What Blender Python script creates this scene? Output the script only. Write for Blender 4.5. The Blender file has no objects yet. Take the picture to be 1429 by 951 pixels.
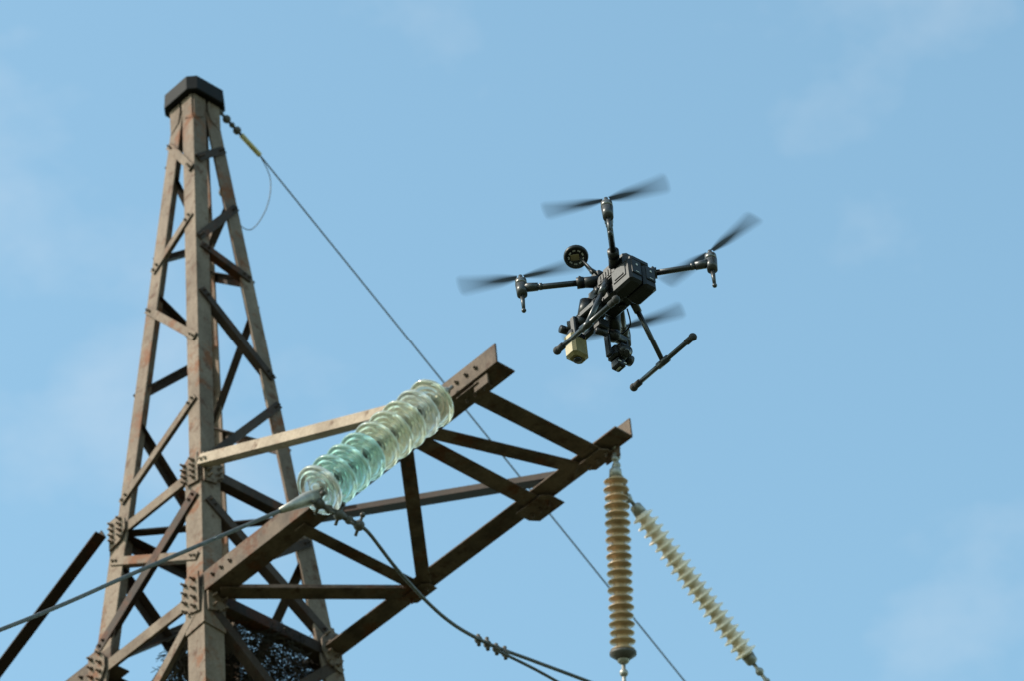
import bpy, math, random
from mathutils import Vector, Matrix
V=Vector
random.seed(7)
scene=bpy.context.scene
# ------------------------------------------------------------------ helpers
class MB:
    def __init__(s): s.v=[];s.f=[];s.m=[];s.sm=[];s.mi=0
    def add(s,vs,fs,smooth=False):
        o=len(s.v); s.v+= [V(a) for a in vs]
        for f in fs: s.f.append([o+i for i in f]); s.m.append(s.mi); s.sm.append(smooth)
    def prism(s,p1,p2,a,b,poly,cap=True):
        n=len(poly); vs=[p1+a*x+b*y for x,y in poly]+[p2+a*x+b*y for x,y in poly]
        fs=[[i,(i+1)%n,n+(i+1)%n,n+i] for i in range(n)]
        if cap: fs+=[list(range(n-1,-1,-1)),list(range(n,2*n))]
        s.add(vs,fs)
    def angle(s,p1,p2,n1,n2,w,t=.009):
        p1=V(p1);p2=V(p2);d=(p2-p1).normalized();n1=V(n1);n2=V(n2)
        n1=(n1-d*n1.dot(d)).normalized(); n2=(n2-d*n2.dot(d)-n1*n2.dot(n1)).normalized()
        s.prism(p1,p2,n1,n2,[(0,0),(w,0),(w,t),(t,t),(t,w),(0,w)])
    def box(s,c,ax,ay,az,hx,hy,hz,bev=0):
        c=V(c);ax=V(ax).normalized();ay=V(ay).normalized();az=V(az).normalized()
        if bev:
            b=bev;poly=[(-hx+b,-hy),(hx-b,-hy),(hx,-hy+b),(hx,hy-b),(hx-b,hy),(-hx+b,hy),(-hx,hy-b),(-hx,-hy+b)]
            pi=[(x*(1-b/hx),y*(1-b/hy)) for x,y in poly]
            rings=[(-hz,pi),(-hz+b,poly),(hz-b,poly),(hz,pi)]
            vs=[];fs=[]
            for z,pl in rings: vs+=[c+ax*x+ay*y+az*z for x,y in pl]
            for k in range(3):
                for i in range(8): fs.append([k*8+i,k*8+(i+1)%8,(k+1)*8+(i+1)%8,(k+1)*8+i])
            fs+=[list(range(7,-1,-1)),list(range(24,32))]
            s.add(vs,fs)
        else:
            s.prism(c-az*hz,c+az*hz,ax,ay,[(-hx,-hy),(hx,-hy),(hx,hy),(-hx,hy)])
    def frame(s,d):
        d=V(d).normalized(); a=d.orthogonal().normalized(); return a,d.cross(a),d
    def lathe(s,o,d,prof,seg=20,smooth=True):
        a,b,d=s.frame(d); o=V(o); vs=[];fs=[]
        for (z,r) in prof:
            for i in range(seg):
                t=2*math.pi*i/seg; vs.append(o+d*z+(a*math.cos(t)+b*math.sin(t))*max(r,1e-5))
        for k in range(len(prof)-1):
            for i in range(seg): fs.append([k*seg+i,k*seg+(i+1)%seg,(k+1)*seg+(i+1)%seg,(k+1)*seg+i])
        s.add(vs,fs,smooth)
    def cyl(s,p1,p2,r,r2=None,seg=14,smooth=True):
        p1=V(p1);p2=V(p2);L=(p2-p1).length; r2=r if r2 is None else r2
        s.lathe(p1,p2-p1,[(0,0),(0,r),(L,r2),(L,0)] ,seg,False if seg<8 else smooth)
    def ball(s,c,r,d=(0,0,1),sz=1.0,seg=14):
        s.lathe(c,d,[(-r*sz*math.cos(math.pi*k/8),r*math.sin(math.pi*k/8)) for k in range(9)],seg)
    def tube(s,pts,r,seg=8,sub=10):
        pts=[V(p) for p in pts]; P=[pts[0]]+pts+[pts[-1]]; out=[]
        for i in range(1,len(P)-2):
            for k in range(sub):
                t=k/sub; a,b,c,d=P[i-1],P[i],P[i+1],P[i+2]
                out.append(.5*((2*b)+(c-a)*t+(2*a-5*b+4*c-d)*t*t+(3*b-a-3*c+d)*t**3))
        out.append(pts[-1]); vs=[];fs=[];nrm=None
        for i,p in enumerate(out):
            d=(out[min(i+1,len(out)-1)]-out[max(i-1,0)]).normalized()
            nrm=d.orthogonal().normalized() if nrm is None else (nrm-d*nrm.dot(d)).normalized()
            b=d.cross(nrm)
            for j in range(seg):
                t=2*math.pi*j/seg; vs.append(p+(nrm*math.cos(t)+b*math.sin(t))*r)
        for i in range(len(out)-1):
            for j in range(seg): fs.append([i*seg+j,i*seg+(j+1)%seg,(i+1)*seg+(j+1)%seg,(i+1)*seg+j])
        s.add(vs,fs,True); return out
    def bolt(s,p,n,r=.013,h=.02):
        p=V(p);n=V(n).normalized(); s.cyl(p,p+n*h*.55,r,seg=6); s.cyl(p+n*h*.55,p+n*(h*1.3),r*.55,seg=8)
    def obj(s,name,mats,parent=None,recalc=True,bevel=0):
        me=bpy.data.meshes.new(name); me.from_pydata(s.v,[],s.f); 
        for m in (mats if isinstance(mats,list) else [mats]): me.materials.append(m)
        me.polygons.foreach_set('material_index',s.m); me.polygons.foreach_set('use_smooth',s.sm)
        if recalc:
            import bmesh
            bm=bmesh.new();bm.from_mesh(me);bmesh.ops.recalc_face_normals(bm,faces=bm.faces);bm.to_mesh(me);bm.free()
        o=bpy.data.objects.new(name,me); scene.collection.objects.link(o)
        if bevel:
            m=o.modifiers.new('bevel','BEVEL'); m.width=bevel; m.segments=1; m.limit_method='ANGLE'; m.angle_limit=math.radians(50)
        if parent: o.parent=parent
        return o
def empty(name,loc=(0,0,0),rz=0):
    o=bpy.data.objects.new(name,None); o.location=loc;o.rotation_euler=(0,0,rz); o.empty_display_size=.3
    scene.collection.objects.link(o); return o
def mat(name,build):
    m=bpy.data.materials.new(name); m.use_nodes=True; nt=m.node_tree; b=nt.nodes['Principled BSDF']; build(nt,b); return m
def noise(nt,scale,detail=5,vec=None,rough=.6):
    n=nt.nodes.new('ShaderNodeTexNoise'); n.inputs['Scale'].default_value=scale;n.inputs['Detail'].default_value=detail
    n.inputs['Roughness'].default_value=rough
    if vec: nt.links.new(vec,n.inputs['Vector'])
    return n.outputs['Fac']
def ramp(nt,fac,stops):
    r=nt.nodes.new('ShaderNodeValToRGB'); e=r.color_ramp.elements
    while len(e)<len(stops): e.new(.5)
    for i,(p,c) in enumerate(stops): e[i].position=p; e[i].color=(*c,1)
    nt.links.new(fac,r.inputs[0]); return r.outputs[0]
def coords(nt,sc=(1,1,1)):
    t=nt.nodes.new('ShaderNodeTexCoord'); m=nt.nodes.new('ShaderNodeMapping'); m.inputs['Scale'].default_value=sc
    nt.links.new(t.outputs['Object'],m.inputs['Vector']); return m.outputs[0]
def mixc(nt,f,a,b,typ='MIX'):
    m=nt.nodes.new('ShaderNodeMix'); m.data_type='RGBA'; m.blend_type=typ
    for s,x in ((m.inputs[0],f),(m.inputs[6],a),(m.inputs[7],b)):
        if isinstance(x,bpy.types.NodeSocket): nt.links.new(x,s)
        elif isinstance(x,tuple): s.default_value=(*x,1)
        else: s.default_value=x
    return m.outputs[2]
def bump(nt,b,h,st=.3,dist=.004):
    n=nt.nodes.new('ShaderNodeBump'); n.inputs['Strength'].default_value=st; n.inputs['Distance'].default_value=dist
    nt.links.new(h,n.inputs['Height']); nt.links.new(n.outputs[0],b.inputs['Normal'])
def steel(base,dark,rust,amount):
    def f(nt,b):
        v=coords(nt,(4,4,1.8)); v2=coords(nt)
        n1=noise(nt,1.0,7,v,.68); c=ramp(nt,n1,[(.38,dark),(.60,base)])
        n2=noise(nt,3.1,8,v2,.74); mask=ramp(nt,n2,[(amount,(0,0,0)),(amount+.08,(1,1,1))])
        n3=noise(nt,70,3,v2); sp=ramp(nt,n3,[(.38,(.80,.77,.75)),(.6,(1,1,1))])
        n5=noise(nt,11,6,v2,.72); m2=ramp(nt,n5,[(.56,(0,0,0)),(.66,(.85,.85,.85))])
        c=mixc(nt,mask,c,rust); c=mixc(nt,m2,c,tuple(x*.5 for x in rust)); c=mixc(nt,1.0,c,sp,'MULTIPLY')
        nt.links.new(c,b.inputs['Base Color']); b.inputs['Roughness'].default_value=.7; b.inputs['Metallic'].default_value=.1
        b.inputs['Specular IOR Level'].default_value=.18
        bump(nt,b,noise(nt,45,5,v2),.35,.003)
    return f
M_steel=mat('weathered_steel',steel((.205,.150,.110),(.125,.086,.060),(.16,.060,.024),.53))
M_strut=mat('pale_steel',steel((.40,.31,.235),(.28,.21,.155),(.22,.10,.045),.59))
M_brown_shade=mat('shaded_brown_steel',steel((.060,.039,.028),(.032,.020,.014),(.085,.030,.013),.53))  # bracing steel darkened to stand for faces turned away from the sun
M_strut_shade=mat('shaded_strut_steel',steel((.035,.022,.015),(.022,.013,.009),(.05,.018,.008),.53))  # shadow on the tie struts is put into this base colour
M_arm=mat('rusty_shaded_steel',steel((.135,.093,.066),(.050,.032,.022),(.10,.036,.015),.53))  # rusty steel, base lowered to hold the shade under the crossarm
M_cap=mat('black_cap_paint',steel((.012,.010,.009),(.006,.005,.005),(.025,.013,.008),.62))
def simple(col,rough,metal=0,nz=.25,sc=30,bs=.2,spec=.5):
    def f(nt,b):
        v=coords(nt); n=noise(nt,sc,4,v)
        lo=tuple(c*(1-nz) for c in col);hi=tuple(min(1,c*(1+nz)) for c in col)
        nt.links.new(ramp(nt,n,[(.35,lo),(.65,hi)]),b.inputs['Base Color'])
        b.inputs['Roughness'].default_value=rough;b.inputs['Metallic'].default_value=metal;b.inputs['Specular IOR Level'].default_value=spec
        if bs: bump(nt,b,noise(nt,sc*4,3,v),bs,.001)
    return f
M_galv=mat('galvanised_metal',simple((.30,.28,.25),.45,.5))
M_darkm=mat('dark_fitting',simple((.07,.06,.05),.6,.2))
M_cable=mat('aluminium_cable',simple((.09,.09,.09),.55,.3))
M_brass=mat('yellow_rod',simple((.45,.36,.16),.5))
M_porc=mat('tan_porcelain',simple((.40,.255,.14),.3,0,.22,14,.1))
M_porc_lit=mat('sunlit_cream_porcelain',simple((.84,.69,.56),.15,0,.12,14,.1))  # strong sunlight on the second string painted in as a paler colour
M_twig=mat('twigs',simple((.03,.022,.015),.9,0,.5,8,0))
M_plastic=mat('black_plastic',simple((.007,.007,.0072),.42,0,.25,60,.15,.32))
M_plastic2=mat('grey_plastic',simple((.009,.009,.0092),.40,0,.3,25,.15,.28))
M_carbon=mat('carbon_tube',simple((.016,.016,.0165),.32,0,.2,90,.1))
M_mount=mat('mount_plastic',simple((.03,.03,.03),.36,0,.2,90,.1))
M_rubber=mat('rubber',simple((.02,.018,.017),.8,0,.2,60,.2))
M_motor=mat('motor_metal',simple((.14,.135,.13),.35,.7,.1,60,0))
M_gold=mat('gold_housing',simple((.18,.14,.06),.45,.2,.2,30,.1))
M_lens=mat('lens_glass',simple((.01,.01,.015),.08,0,.1,10,0))
M_white=mat('white_label',simple((.45,.45,.43),.5,0,.1,30,0))
def glass(col):
    def f(nt,b):
        b.inputs['Base Color'].default_value=(*col,1); b.inputs['Roughness'].default_value=.03
        b.inputs['IOR'].default_value=1.47; b.inputs['Transmission Weight'].default_value=.80
        b.inputs['Coat Weight'].default_value=.5; b.inputs['Coat Roughness'].default_value=.06
        bump(nt,b,noise(nt,18,2,coords(nt)),.2,.003)
    return f
M_gl=[mat('clear_glass',glass((1.0,1.0,.95))),mat('teal_glass',glass((.72,.97,.90))),mat('yellow_glass',glass((1.0,.99,.82)))]

# ------------------------------------------------------------------ tower (local x = crossarm, y = line direction, z up; origin at crossarm level)
H=15.732; O=(-1.7449,18.1222,H); A=-.7607
tower=empty('transmission_tower',O,A)
def w(z): return .45-.08544*z
CS={'F':(1,-1),'L':(-1,-1),'R':(1,1),'B':(-1,1)}
def leg(k,z,off=0): sx,sy=CS[k]; a=w(z)+off; return V((sx*a,sy*a,z))
ZJ=.949; ZT=4.22
mb=MB()
for k,(sx,sy) in CS.items():
    mb.angle(leg(k,ZJ-.1),leg(k,ZT),(-sx,0,0),(0,-sy,0),.100,.011)
    mb.angle(leg(k,-H,.012),leg(k,ZJ+.06,.012),(-sx,0,0),(0,-sy,0),.135,.0115)
    mb.angle(leg(k,-.22,.022),leg(k,.2,.022),(-sx,0,0),(0,-sy,0),.15,.0095)   # splice
mb.obj('legs',M_steel,tower,bevel=.002)
mbL=MB(); mbD=MB(); cnt=[0]
FN={'FL':(0,-1,0),'FR':(1,0,0),'BR':(0,1,0),'BL':(-1,0,0)}
def face(a,b):
    for k,n in FN.items():
        if a in k and b in k: return V(n)
def brace(a,za,b,zb,wd=.05,t=.007,ins=.03,flip=1,dark=None):
    n=face(a,b); cnt[0]+=1; off=.013+ .0012*(cnt[0]%5)
    mb=mbD if (n.y>=0 if dark is None else dark) else mbL  # faces off the sunny side take the steel with painted shade
    ex=(.012 if min(za,zb)<ZJ else 0)
    p,q=leg(a,za),leg(b,zb); d=(q-p).normalized(); p=p+d*ins+n*(off+ex); q=q-d*ins+n*(off+ex)
    s=n.cross(d)*flip; mb.angle(p-s*wd/2,q-s*wd/2,s,-n,wd,t)
    for e,sg in ((p,1),(q,-1)):
        mb.bolt(e+d*sg*.02,n,.010,.012); mb.bolt(e+d*sg*.055,n,.010,.012)
for args in [('F',3.15,'L',2.87),('L',2.63,'F',2.02),('F',1.57,'L',1.16),('L',3.93,'F',3.5),
             ('F',2.88,'R',3.38),('F',2.86,'R',2.76),('F',2.48,'R',1.97),('F',1.0,'R',1.82),('R',3.85,'F',3.6),
             ('R',2.62,'B',2.02),('B',2.0,'R',1.45),('R',3.5,'B',3.2),('B',3.1,'R',2.75),
             ('L',1.95,'B',2.5),('L',1.8,'B',1.15),('L',2.75,'B',2.55),('B',3.3,'L',3.0),('B',3.4,'L',3.8)]:
    brace(*args)
for a,b in (('F','L'),('F','R'),('R','B'),('L','B')):
    brace(a,ZJ,b,ZJ,.065,.008); brace(a,0.0,b,0.0,.075,.008)
    z0=-.05
    while z0>-15:
        h=1.0+abs(z0)*.13
        brace(a,z0,b,max(z0-h,-15.6),.06); brace(b,z0,a,max(z0-h,-15.6),.06); z0-=h
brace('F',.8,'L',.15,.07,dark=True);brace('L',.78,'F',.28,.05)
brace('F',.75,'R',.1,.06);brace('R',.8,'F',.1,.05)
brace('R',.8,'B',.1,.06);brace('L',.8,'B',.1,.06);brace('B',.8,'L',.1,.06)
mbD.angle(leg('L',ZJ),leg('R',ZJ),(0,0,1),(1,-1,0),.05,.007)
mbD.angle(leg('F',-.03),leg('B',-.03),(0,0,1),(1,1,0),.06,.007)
mbL.obj('bracing',M_steel,tower,bevel=.0015); mbD.obj('bracing_shaded',M_brown_shade,tower,bevel=.0015)
mb=MB()
def plate(c,n,pts,t=.010):
    c=V(c);n=V(n).normalized(); up=V((0,0,1)); s=up.cross(n)
    mb.prism(c,c+n*t,s,up,pts)
def gus(k,z,n,hw=.10,hh=.14,off=.026):
    sx,sy=CS[k]; p=leg(k,z)+V(n)*off; s=V((0,0,1)).cross(V(n)); d=1 if s.dot(V((-sx,-sy,0)))>0 else -1
    plate(p,n,[(-.01*d,-hh),(hw*.9*d,-hh*.8),(hw*1.4*d,-.02),(hw*1.4*d,.05),(hw*.8*d,hh),(-.01*d,hh)])
    for i in range(4):
        for j in range(2): mb.bolt(p+V(n)*.01+s*d*(.022+.07*j)+V((0,0,-hh+.04+i*(hh*2-.08)/3)),n,.011,.026)
for k in CS:
    sx,sy=CS[k]
    for z in (ZJ,0.0):
        for n in ((sx,0,0),(0,sy,0)): gus(k,z,n,.09,.10 if z>0 else .13,.026 if z>0 else .036)
    for z,n in ((4.1,(sx,0,0)),(4.1,(0,sy,0))):
        p=leg(k,z)+V(n)*.004; s=V((0,0,1)).cross(V(n)); d=1 if s.dot(V((-sx,-sy,0)))>0 else -1
        plate(p,n,[(0,-.10),(.07*d,-.05),(.09*d,.03),(.09*d,.1),(0,.1)],.007)
mb.obj('gusset_plates',M_steel,tower)
mb=MB(); c=.045
def octo(h,c): return [(-h+c,-h),(h-c,-h),(h,-h+c),(h,h-c),(h-c,h),(-h+c,h),(-h,h-c),(-h,-h+c)]
vs=[];fs=[]
for z,hh in ((4.205,.142),(4.21,.150),(4.32,.146),(4.335,.135)):
    vs+=[(x,y,z) for x,y in octo(hh,c)]
for k in range(3):
    for i in range(8): fs.append([k*8+i,k*8+(i+1)%8,(k+1)*8+(i+1)%8,(k+1)*8+i])
fs+=[list(range(8)),list(range(24,32))]
mb.add(vs,fs); mb.obj('top_cap',M_cap,tower)
LA=2.715; U=2.214
for sgn in (1,-1):
    mb=MB(); X=lambda a: a*sgn
    def P(x,y,z=0): return V((X(x),y,z))
    yo=.45+.018
    for y,i in ((-yo,1),(yo,-1)):
        mb.angle(P(.30,y,0),P(LA+.02,y,0),(0,0,1),(0,i,0),.125,.011)
    cn=[0]
    def mem(x1,y1,x2,y2,wd,up=1):
        cn[0]+=1; p=P(x1,y1,-.013-.0015*(cn[0]%4)); q=P(x2,y2,-.013-.0015*(cn[0]%4)); d=(q-p).normalized(); s=V((0,0,1)).cross(d)
        s=s if s.x*sgn>0 else -s
        mb.angle(p-s*wd/2,q-s*wd/2,s,(0,0,1),wd,.009)
    mem(2.50,-.43,2.53,.47,.11)
    mem(2.06,-.43,2.06,.53,.10)
    mem(2.14,-.40,2.40,.40,.085)
    mem(1.98,-.40,1.20,.42,.075)
    mem(1.18,-.42,1.18,.42,.075)
    mem(.52,-.40,1.12,.40,.095)
    for (x,y,a,b) in ((2.06,.45,.11,.07),(1.16,.42,.09,.045),(2.08,-.42,.12,.045),(2.52,.42,.09,.05),(2.52,-.42,.09,.045)):
        mb.prism(P(x,y,-.031),P(x,y,-.023),V((1,0,0)),V((0,1,0)),[(-a,-b),(a*.7,-b),(a,-b*.3),(a,b),(-a*.7,b),(-a,b*.3)])
        for i in range(3): mb.bolt(P(x-.06+.06*i,y,-.031),(0,0,-1),.012,.02)
    for y in (-.45,.45):
        mb.prism(P(2.60,y,-.07),P(2.60,y,-.004),V((1,0,0)),V((0,1,0)),[(-.05,-.006),(.05,-.006),(.05,.006),(-.05,.006)])
    for k in range(3):   # end bolts on the chord webs
        mb.bolt(P(2.45+.07*k,-yo,.06),(0,-1,0),.012,.016)
        mb.bolt(P(.55+.07*k,-yo,.06),(0,-1,0),.012,.016)
        mb.bolt(P(2.0+.08*k,-yo,.07),(0,-1,0),.012,.016)
    mb.obj('crossarm' if sgn>0 else 'crossarm_far',M_arm,tower,bevel=.002)
    for y,k in ((-1,'F' if sgn>0 else 'L'),(1,'R' if sgn>0 else 'B')):
        mb=MB()
        p=leg(k,ZJ)+V((.02*sgn,y*.045,0)); q=P(U,y*.49,.06)
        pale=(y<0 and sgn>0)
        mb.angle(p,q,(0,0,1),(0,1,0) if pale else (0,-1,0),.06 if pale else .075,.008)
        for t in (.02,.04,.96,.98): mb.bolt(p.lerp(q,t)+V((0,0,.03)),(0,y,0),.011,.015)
        mb.obj('tie_strut',M_strut if pale else M_strut_shade,tower)  # all but the near pale tie carry shade in their colour

# ------------------------------------------------------------------ insulators & wires
def holder(name): return empty(name,O,A)
g=holder('glass_insulator_string')
s0=V((2.423,-.527,-.013)); s1=V((2.199,-1.239,-.885)); d=(s1-s0).normalized()
N=9; sp=.122; st=.085
for i in range(N):
    mb=MB(); dj=(d+V((random.gauss(0,.02),random.gauss(0,.02),0))).normalized(); o=s0+d*(st+sp*i)
    R=.130
    prof=[(.012,.030),(.014,.05),(.008,.078),(.014,.104),(.030,.122),(.044,R),(.056,R-.002),(.062,R-.010),(.050,.112),(.066,.104),(.069,.097),(.048,.090),(.066,.078),(.068,.071),(.044,.062),(.062,.052),(.060,.043),(.040,.030),(.026,.022),(.012,.022),(.012,.030)]
    mb.lathe(o,dj,prof,40); 
    mb.obj('glass_disc_%d'%(i+1),M_gl[{8:0,7:1,6:1,5:1,4:2,3:2}.get(i,0 if i%2 else 2)],g,True)
mb=MB()
for i in range(N):
    o=s0+d*(st+sp*i)
    mb.lathe(o,d,[(-.045,0),(-.045,.018),(-.03,.028),(.005,.034),(.012,.036),(.014,.028)],18)
    mb.cyl(o,o+d*.08,.009)
mb.cyl(s0-d*.06,s0+d*.06,.010); mb.ball(s0+d*.0,.025)
mb.cyl(s0+d*1.14,s0+d*1.24,.012)
mb.obj('caps_and_pins',M_galv,g)
c0=s0+d*1.2
cl=holder('tension_clamp'); mb=MB()
c1=V((1.908,-2.068,-1.564)); dc=(c1-c0).normalized()
mb.lathe(c0-dc*.05,dc,[(0,0),(0,.03),(.06,.036),(.14,.026),(.24,.014),(.24,0)],14)
mb.obj('clamp_body',M_galv,cl)
mb=MB(); jp=V((2.235,-1.0,-.985))
for i,t in enumerate((0,.2,.4,.6,.8,1)):
    p=c0.lerp(jp,t); mb.ball(p,.022+.006*(i%2),(1,.4,0)); 
    s=1 if i%2 else -1
    mb.cyl(p-V((.03*s,0,.045)),p+V((.03*s,0,.045)),.008); mb.ball(p+V((.03*s,0,.045)),.014)
mb.cyl(c0,jp,.014)
mb.obj('clamp_bolts',M_darkm,cl)
cb=holder('power_line_cable'); mb=MB()
mb.tube([c0,c1,(1.758,-2.773,-2.159),(1.45,-4.3,-3.35),(.9,-7.5,-5.6),(-.2,-16,-11.0),(-.8,-26,-15.2)],.0105)
mb.obj('cable',M_cable,cb)
jc=holder('jumper_cable'); mb=MB()
J=[jp,(2.231,-.93,-1.0),(2.137,-.648,-1.05),(1.995,-.241,-1.03),(1.925,.10,-.98),(1.907,.467,-.92),(1.92,.81,-.89),(2.0,1.3,-.92),(2.3,1.8,-1.2)]
mb.tube(J,.0095)
mb.tube([(1.915,.16,-.985),(1.95,.40,-1.02),(2.0,.70,-1.09),(2.1,1.2,-1.2),(2.4,1.9,-1.4)],.008)
mb.obj('cable',M_cable,jc)
mb=MB()
for i,t in enumerate((-.09,-.03,.03,.09)):
    p=V((1.918,.15+t,-.978)); mb.cyl(p-V((.0,.0,.035)),p+V((.0,.0,.03+.01*(i%2))),.010); mb.ball(p,.021)
mb.obj('parallel_clamp',M_darkm,jc)
def porcelain(a,b,R,n,m,endcap):
    h=holder('porcelain_insulator_string'); a=V(a);b=V(b);dd=(b-a).normalized();L=(b-a).length
    s=L/n; prof=[(0,0),(0,R*.5)]
    for i in range(n):
        o=i*s; k=1 if i%2 else .94
        prof+=[(o+s*.12,R*.50),(o+s*.30,R*.60),(o+s*.46,R*.93*k),(o+s*.56,R*k),(o+s*.66,R*.97*k),(o+s*.72,R*.80),(o+s*.82,R*.55),(o+s*.98,R*.48)]
    prof+=[(L,R*.5),(L,0)]
    mb=MB(); mb.lathe(a,dd,prof,28); mb.obj('shed_column',m,h)
    mb=MB()
    mb.lathe(a-dd*.05,dd,[(0,0),(0,.02),(.01,.03),(.055,.034),(.055,0)],16)
    mb.lathe(b-dd*.005,dd,[(0,0),(0,.034),(.045,.03),(.055,.02),(.055,0)],16)
    mb.cyl(a-dd*.13,a-dd*.04,.010); mb.ball(a-dd*.10,.018)
    mb.cyl(b+dd*.04,b+dd*.40,.010); mb.ball(b+dd*.10,.022);mb.ball(b+dd*.16,.018); mb.ball(b+dd*.24,.02)
    mb.obj('end_fittings',M_galv,h)
    if endcap:
        mb=MB(); mb.lathe(b-dd*.02,dd,[(0,R*.6),(.01,R*1.02),(.025,R*1.02),(.05,R*.5)],24); mb.obj('end_skirt',M_darkm,h)
    return h
a1=V((2.617,.444,-.070));b1=V((2.334,.634,-1.196))
porcelain(a1.lerp(b1,.09),a1.lerp(b1,.90),.066,21,M_porc,True)
a2=V((2.558,.603,-.247));b2=V((2.540,1.377,-.889))
porcelain(a2.lerp(b2,.06),a2.lerp(b2,.96),.064,20,M_porc_lit,False)
hk=holder('insulator_shackle'); mb=MB()
for p,q in (((2.62,.46,.0),(2.60,.46,-.16)),((2.60,.46,-.12),(2.56,.57,-.24))):
    for t in (0,.33,.66,1): mb.ball(V(p).lerp(V(q),t),.022)
    mb.cyl(p,q,.012)
mb.obj('links',M_galv,hk)
cc=holder('power_line_cable'); mb=MB()
e=(b2-a2).normalized(); mb.tube([b2+e*.3,b2+e*1.2,b2+e*4,b2+e*10+V((0,0,1.5)),b2+e*18+V((0,0,5))],.0105); mb.obj('cable',M_cable,cc)
gw=holder('ground_wire'); mb=MB()
G0=V((.098,.10,4.19));G1=V((.045,.463,4.075));G2=V((.167,3.542,1.449))
mb.tube([G1,G1.lerp(G2,.33),G1.lerp(G2,.66),G2,G2+(G2-G1)*1.2],.0052,6)
mb.tube([G1,(.02,.56,3.95),(-.018,.552,3.737),(-.15,.536,3.648),(-.16,.42,3.68),(-.142,.325,3.826)],.003,6)
mb.obj('wire',M_cable,gw)
mb=MB(); gd=(G1-G0)
for t,r in ((.05,.018),(.2,.026),(.33,.018),(.45,.026)): mb.ball(G0+gd*t,r)
mb.cyl(G0,G1,.009); mb.ball(V((-.142,.325,3.826)),.03); mb.cyl((-.142,.325,3.826),(.0,.17,3.83),.012)
mb.obj('fittings',M_darkm,gw)
mb=MB(); mb.cyl(G0+gd*.55,G1,.016); mb.obj('rod',M_brass,gw)
# ------------------------------------------------------------------ nest
nest=holder('bird_nest'); mb=MB()
for i in range(3400):
    r=random.random()**.5*.40; t=random.random()*6.283
    p=V((r*math.cos(t)+.08,r*math.sin(t)+.08,-.05+random.gauss(0,.055)*(1.2-r)))
    dd=V((-math.sin(t)+random.gauss(0,.7),math.cos(t)+random.gauss(0,.7),random.gauss(0,.45))).normalized()
    l=random.uniform(.05,.17); rr=random.uniform(.0015,.004)
    mb.cyl(p-dd*l/2,p+dd*l/2+V((random.gauss(0,.01),0,random.gauss(0,.015))),rr,rr*.5,seg=3)
mb.obj('twigs',M_twig,nest,False)
# ------------------------------------------------------------------ drone (x = tail, y = side, z = up)
dr=empty('drone',(0.3693,10.6077,11.3956),-.83)
q=.2263
X_=V((1,0,0));Y_=V((0,1,0));Z_=V((0,0,1))
mb=MB()  # fuselage
mb.box((.015,0,-.035),X_,Y_,Z_,.095,.055,.040,.018)
mb.box((-.055,0,-.050),X_,Y_,Z_,.055,.045,.030,.012)
mb.box((.03,0,.012),X_,Y_,Z_,.06,.040,.016,.010)
mb.box((-.02,0,-.095),X_,Y_,Z_,.06,.045,.025,.008)
mb.box((-.115,0,-.045),X_,Y_,Z_,.02,.035,.022,.008)
for sy in (-1,1):   # side panels, ribs, connectors
    mb.box((.01,sy*.0555,-.035),X_,Z_,Y_,.045,.018,.003,.002)
    for i in range(5): mb.box((-.018+.013*i,sy*.0595,-.034),X_,Z_,Y_,.0028,.012,.002)
    mb.cyl((-.045,sy*.04,-.06),(-.045,sy*.062,-.065),.012); mb.cyl((-.065,sy*.03,-.09),(-.065,sy*.052,-.09),.009)
mb.tube([(-.03,-.05,-.10),(-.06,-.075,-.12),(-.10,-.07,-.13),(-.13,-.05,-.12)],.003,6)
mb.tube([(-.02,.05,-.11),(-.05,.085,-.14),(-.09,.085,-.15),(-.11,.07,-.14)],.003,6)
mb.cyl((.02,-.02,-.12),(.02,-.02,-.132),.016); mb.cyl((-.01,.02,-.12),(-.01,.02,-.130),.012)
for sx in (-1,1):
    for sy in (-1,1):
        dd=V((sx,sy,0)).normalized(); mb.cyl(dd*.06+V((0,0,-.018)),dd*.118+V((0,0,-.012)),.022,.018,16)
        mb.cyl(dd*.11+V((0,0,-.012)),dd*.135+V((0,0,-.012)),.020,.020,16)
        mb.cyl(dd*.118+V((0,0,.008)),dd*.126+V((0,0,.014)),.006)
mb.obj('fuselage',M_plastic,dr)
mb=MB()
for sy in (-1,1):
    mb.box((.078,sy*.0305,-.088),X_,Y_,Z_,.050,.028,.050,.009)
    mb.box((.129,sy*.0305,-.078),X_,Y_,Z_,.003,.020,.030,.002)
    mb.box((.075,sy*.0590,-.080),X_,Z_,Y_,.032,.026,.0025,.002)
    mb.box((.075,sy*.0620,-.095),X_,Z_,Y_,.022,.003,.0025,.001)
mb.box((.085,0,-.025),X_,Y_,Z_,.035,.04,.012,.006)
mb.obj('batteries',M_plastic2,dr)
mb=MB()
for sy in (-1,1):
    mb.box((.1325,sy*.0305,-.068),Y_,Z_,X_,.003,.004,.0008); mb.box((.1325,sy*.0305,-.100),Y_,Z_,X_,.007,.0012,.0008)
mb.obj('labels',M_white,dr)
mb=MB()
for sx in (-1,1):
    for sy in (-1,1):
        dd=V((sx,sy,0)).normalized(); e=V((sx*q,sy*q,0))
        mb.cyl(dd*.11+V((0,0,-.012)),e+V((0,0,-.004)),.0105,.0105,14)
mb.obj('arms',M_carbon,dr)
mb=MB();mm=MB()
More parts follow.
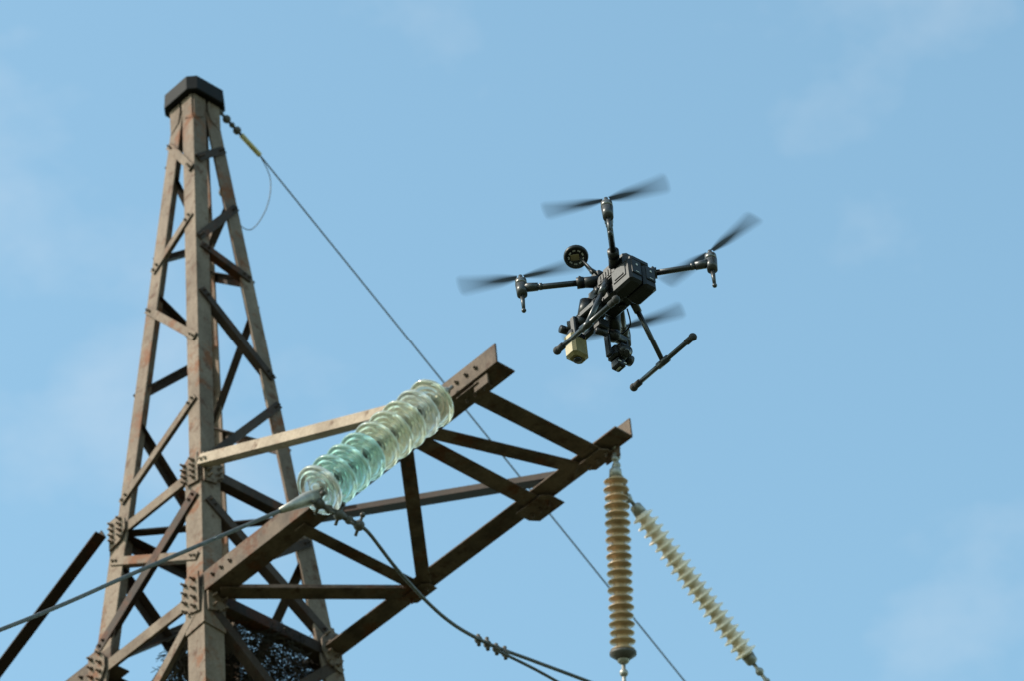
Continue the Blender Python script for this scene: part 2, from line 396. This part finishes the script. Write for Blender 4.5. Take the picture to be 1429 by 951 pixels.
for sx in (-1,1):
    for sy in (-1,1):
        e=V((sx*q,sy*q,0)); dd=V((sx,sy,0)).normalized()
        mb.cyl(e-dd*.07+V((0,0,-.005)),e-dd*.06+V((0,0,-.005)),.0125,.0125,16)
        mb.cyl(e-dd*.055+V((0,0,-.004)),e-dd*.01,.0145,.0165,16)
        mb.cyl(e+V((0,0,-.034)),e+V((0,0,.012)),.0175,.0205,18)
        mb.cyl(e+V((0,0,-.10)),e+V((0,0,-.03)),.0055,.0085,10); mb.ball(e+V((0,0,-.102)),.0085)
        mm.cyl(e+V((0,0,.0125)),e+V((0,0,.034)),.0205,.0195,20)
        mb.cyl(e+V((0,0,.0345)),e+V((0,0,.056)),.010,.007,14)
mb.obj('motor_mounts',M_mount,dr); mm.obj('motors',M_motor,dr)
mb=MB(); mr=MB()
for sy in (-1,1):
    mb.cyl((0,sy*.05,-.06),(0,sy*.163,-.305),.0095,.0085)
    mb.cyl((0,sy*.045,-.05),(0,sy*.080,-.125),.016,.013)
    mb.cyl((-.15,sy*.165,-.31),(.15,sy*.165,-.31),.0085)
    mb.cyl((-.025,sy*.165,-.31),(.025,sy*.165,-.31),.0125)
    for sx in (-1,1):
        mr.cyl((sx*.12,sy*.165,-.31),(sx*.148,sy*.165,-.31),.0115); mr.ball((sx*.152,sy*.165,-.31),.0145)
mb.obj('landing_gear',M_carbon,dr); mr.obj('skid_feet',M_rubber,dr)
mb=MB()
mb.cyl((-.10,-.05,-.07),(-.12,-.055,-.13),.028,.026); mb.ball((-.13,-.06,-.145),.026)
mb.cyl((-.17,-.085,-.15),(-.12,-.05,-.15),.022); mb.box((-.135,-.09,-.18),X_,Y_,Z_,.012,.010,.045,.004)
mb.cyl((-.15,-.10,-.20),(-.15,-.05,-.20),.018); mb.box((-.15,-.02,-.16),X_,Y_,Z_,.05,.01,.012,.003)
mb.cyl((-.20,-.07,-.13),(-.13,-.06,-.14),.007); mb.cyl((-.21,-.085,-.125),(-.205,-.055,-.125),.014)
mb.cyl((-.06,-.045,-.10),(-.06,-.045,-.16),.022); mb.box((-.09,-.05,-.13),X_,Y_,Z_,.05,.03,.012,.004)
mb.box((-.08,-.02,-.175),X_,Y_,Z_,.018,.022,.02,.005); mb.cyl((-.09,-.04,-.20),(-.08,.0,-.20),.013)
mb.obj('thermal_gimbal',M_plastic,dr)
mb=MB(); mb.box((-.155,-.075,-.250),X_,Y_,Z_,.027,.034,.052,.010); mb.obj('thermal_housing',M_gold,dr)
mb=MB(); mb.cyl((-.155,-.075,-.301),(-.155,-.075,-.309),.014); mb.box((-.127,-.075,-.215),Y_,Z_,X_,.018,.006,.002); mb.obj('thermal_lens',M_lens,dr)
mb=MB()
mb.cyl((-.09,.05,-.07),(-.11,.06,-.14),.026,.026); mb.ball((-.11,.06,-.16),.026)
mb.cyl((-.11,.03,-.165),(-.11,.105,-.165),.018)
mb.box((-.11,.108,-.205),X_,Y_,Z_,.013,.007,.048,.004); mb.cyl((-.11,.10,-.245),(-.11,.125,-.245),.019)
mb.box((-.11,.065,-.245),X_,Y_,Z_,.026,.026,.025,.007)
mb.cyl((-.09,.065,-.235),(-.060,.065,-.27),.022,.020)
mb.box((-.11,.028,-.22),X_,Y_,Z_,.012,.006,.05,.003)
mb.box((-.11,.065,-.29),X_,Y_,Z_,.020,.017,.016,.004)
mb.obj('camera_gimbal',M_plastic,dr)
mb=MB(); mb.cyl((-.061,.065,-.269),(-.058,.065,-.272),.015); mb.obj('camera_lens',M_lens,dr)
mb=MB()
for k in (-1,1): mb.box((-.0885,.065+.011*k,-.293),Y_,Z_,X_,.005,.002,.0012)
mb.box((-.11,.065,-.3075),X_,Y_,Z_,.010,.003,.0012)
mb.obj('camera_labels',M_white,dr)
mb=MB(); bc=V((-.10,-.08,.125)); ax=V((.35,-.35,-1)).normalized()
mb.lathe(bc-ax*.016,ax,[(0,0),(0,.026),(.008,.038),(.02,.0425),(.030,.041),(.034,.034),(.028,.03),(.026,0)],26)
mb.cyl((-.055,-.035,.0),(-.088,-.065,.10),.004); mb.cyl((-.035,-.05,.0),(-.08,-.08,.10),.004)
mb.box((-.05,-.035,.012),X_,Y_,Z_,.022,.018,.014,.004)
mb.cyl((-.055,-.04,.03),(-.065,-.05,.045),.010)
mb.obj('beacon_mast',M_plastic,dr)
a_,b_,_=mb.frame(ax)
mb=MB(); mb.box(bc+ax*.0125+a_*.004,a_,b_,ax,.015,.011,.002,.001); mb.obj('beacon_lamp',M_gold,dr)
mb=MB()
for k in range(9):
    t=k*math.pi/4.5; rd=a_*math.cos(t)+b_*math.sin(t); mb.box(bc+ax*.0118+rd*.0245,rd,ax.cross(rd),ax,.0025,.005,.0015)
mb.obj('beacon_cells',M_white,dr)
mprop=bpy.data.materials.new('propeller_blur'); mprop.use_nodes=True; nt=mprop.node_tree; b=nt.nodes['Principled BSDF']
b.inputs['Base Color'].default_value=(.03,.032,.035,1); b.inputs['Roughness'].default_value=.45
at=nt.nodes.new('ShaderNodeAttribute'); at.attribute_name='cover'; nt.links.new(at.outputs['Fac'],b.inputs['Alpha'])
for idx,(sx,sy,ang) in enumerate(((1,-1,37),(1,1,6),(-1,-1,40),(-1,1,34))):
    vs=[];fs=[];al=[];NR=26;NA=40;S=math.radians((11.5,10,12,10)[idx])
    hand=1 if sx*sy>0 else -1
    for side in (0,1):
        base=len(vs)
        for i in range(NR+1):
            t=i/NR; r=.012+.206*t
            ch=.018+.028*math.sin(min(1,t*2.6)*math.pi/2)-.018*t
            if t>.94: ch*=max(.15,1-(t-.94)/.06*.85)
            hc=ch/2/r; span=min(hc,1.2)+S
            for j in range(NA+1):
                ph=(j/NA*2-1)*span
                lo=max(ph-hc,-S);hi=min(ph+hc,S); cov=max(0,hi-lo)/(2*S)
                an=math.radians(ang)+side*math.pi+ph
                vs.append((sx*q+r*math.cos(an),sy*q+r*math.sin(an),.05+.012*t*t+hand*ph*r*.12*(1-t*.6)))
                al.append(min(1,cov)*(.97-.10*t))
        for i in range(NR):
            for j in range(NA):
                a0=base+i*(NA+1)+j; fs.append([a0,a0+1,a0+NA+2,a0+NA+1])
    me=bpy.data.meshes.new('propeller'); me.from_pydata(vs,[],fs); me.materials.append(mprop)
    at_=me.attributes.new('cover','FLOAT','POINT'); at_.data.foreach_set('value',al)
    me.polygons.foreach_set('use_smooth',[True]*len(fs))
    o=bpy.data.objects.new('propeller_%d'%(idx+1),me); scene.collection.objects.link(o); o.parent=dr
# ------------------------------------------------------------------ ground
def gm(nt,b):
    v=coords(nt); c=ramp(nt,noise(nt,.15,8,v),[(.35,(.03,.05,.015)),(.6,(.07,.07,.03))]); nt.links.new(c,b.inputs['Base Color']); b.inputs['Roughness'].default_value=.95
M_ground=mat('grass_ground',gm)
mb=MB(); mb.add([(-3000,-3000,0),(3000,-3000,0),(3000,3000,0),(-3000,3000,0)],[[0,1,2,3]]); mb.obj('ground',M_ground,None,False)
# ------------------------------------------------------------------ light
sd=V((-1,-.30,.95)).normalized()
el=math.asin(sd.z); az=math.atan2(sd.x,sd.y)
L=bpy.data.lights.new('sun','SUN'); L.energy=5; L.angle=math.radians(.53); L.color=(1,.93,.82)
lo=bpy.data.objects.new('sun',L); lo.rotation_euler=(-sd).to_track_quat('-Z','Y').to_euler(); scene.collection.objects.link(lo)
W=bpy.data.worlds.new('World'); scene.world=W; W.use_nodes=True; nt=W.node_tree; bg=nt.nodes['Background']
sk=nt.nodes.new('ShaderNodeTexSky'); sk.sky_type='NISHITA'; sk.sun_disc=False; sk.sun_elevation=el; sk.sun_rotation=az
sk.air_density=1.0; sk.dust_density=1.0; sk.ozone_density=1.0
col=mixc(nt,1.0,sk.outputs[0],(2.50,2.92,2.40),'MULTIPLY')
tc=nt.nodes.new('ShaderNodeTexCoord'); mp_=nt.nodes.new('ShaderNodeMapping'); mp_.inputs['Scale'].default_value=(9,9,14)
nt.links.new(tc.outputs['Generated'],mp_.inputs[0])
cm=ramp(nt,noise(nt,1.0,7,mp_.outputs[0],.55),[(.54,(0,0,0)),(.80,(.40,.40,.40))])
col=mixc(nt,cm,col,(7.2,7.6,8.0))
nt.links.new(col,bg.inputs[0]); bg.inputs[1].default_value=.12
# ------------------------------------------------------------------ camera
th=.7278;ro=-.1009
fw=V((0,math.cos(th),math.sin(th)));up=V((0,-math.sin(th),math.cos(th)));r=V((1,0,0))
r2=r*math.cos(ro)+up*math.sin(ro);u2=up*math.cos(ro)-r*math.sin(ro)
cam=bpy.data.cameras.new('camera'); co=bpy.data.objects.new('camera',cam); scene.collection.objects.link(co)
R=Matrix((r2,u2,-fw)).transposed().to_4x4(); co.matrix_world=Matrix.Translation((0,0,1.7))@R
cam.sensor_width=36; cam.lens=6000/1429*36; cam.clip_end=10000; cam.clip_start=.1
cam.dof.use_dof=True; cam.dof.focus_distance=14.4; cam.dof.aperture_fstop=7.5
scene.camera=co
scene.view_settings.view_transform='Standard'; scene.view_settings.look='None'; scene.view_settings.exposure=0
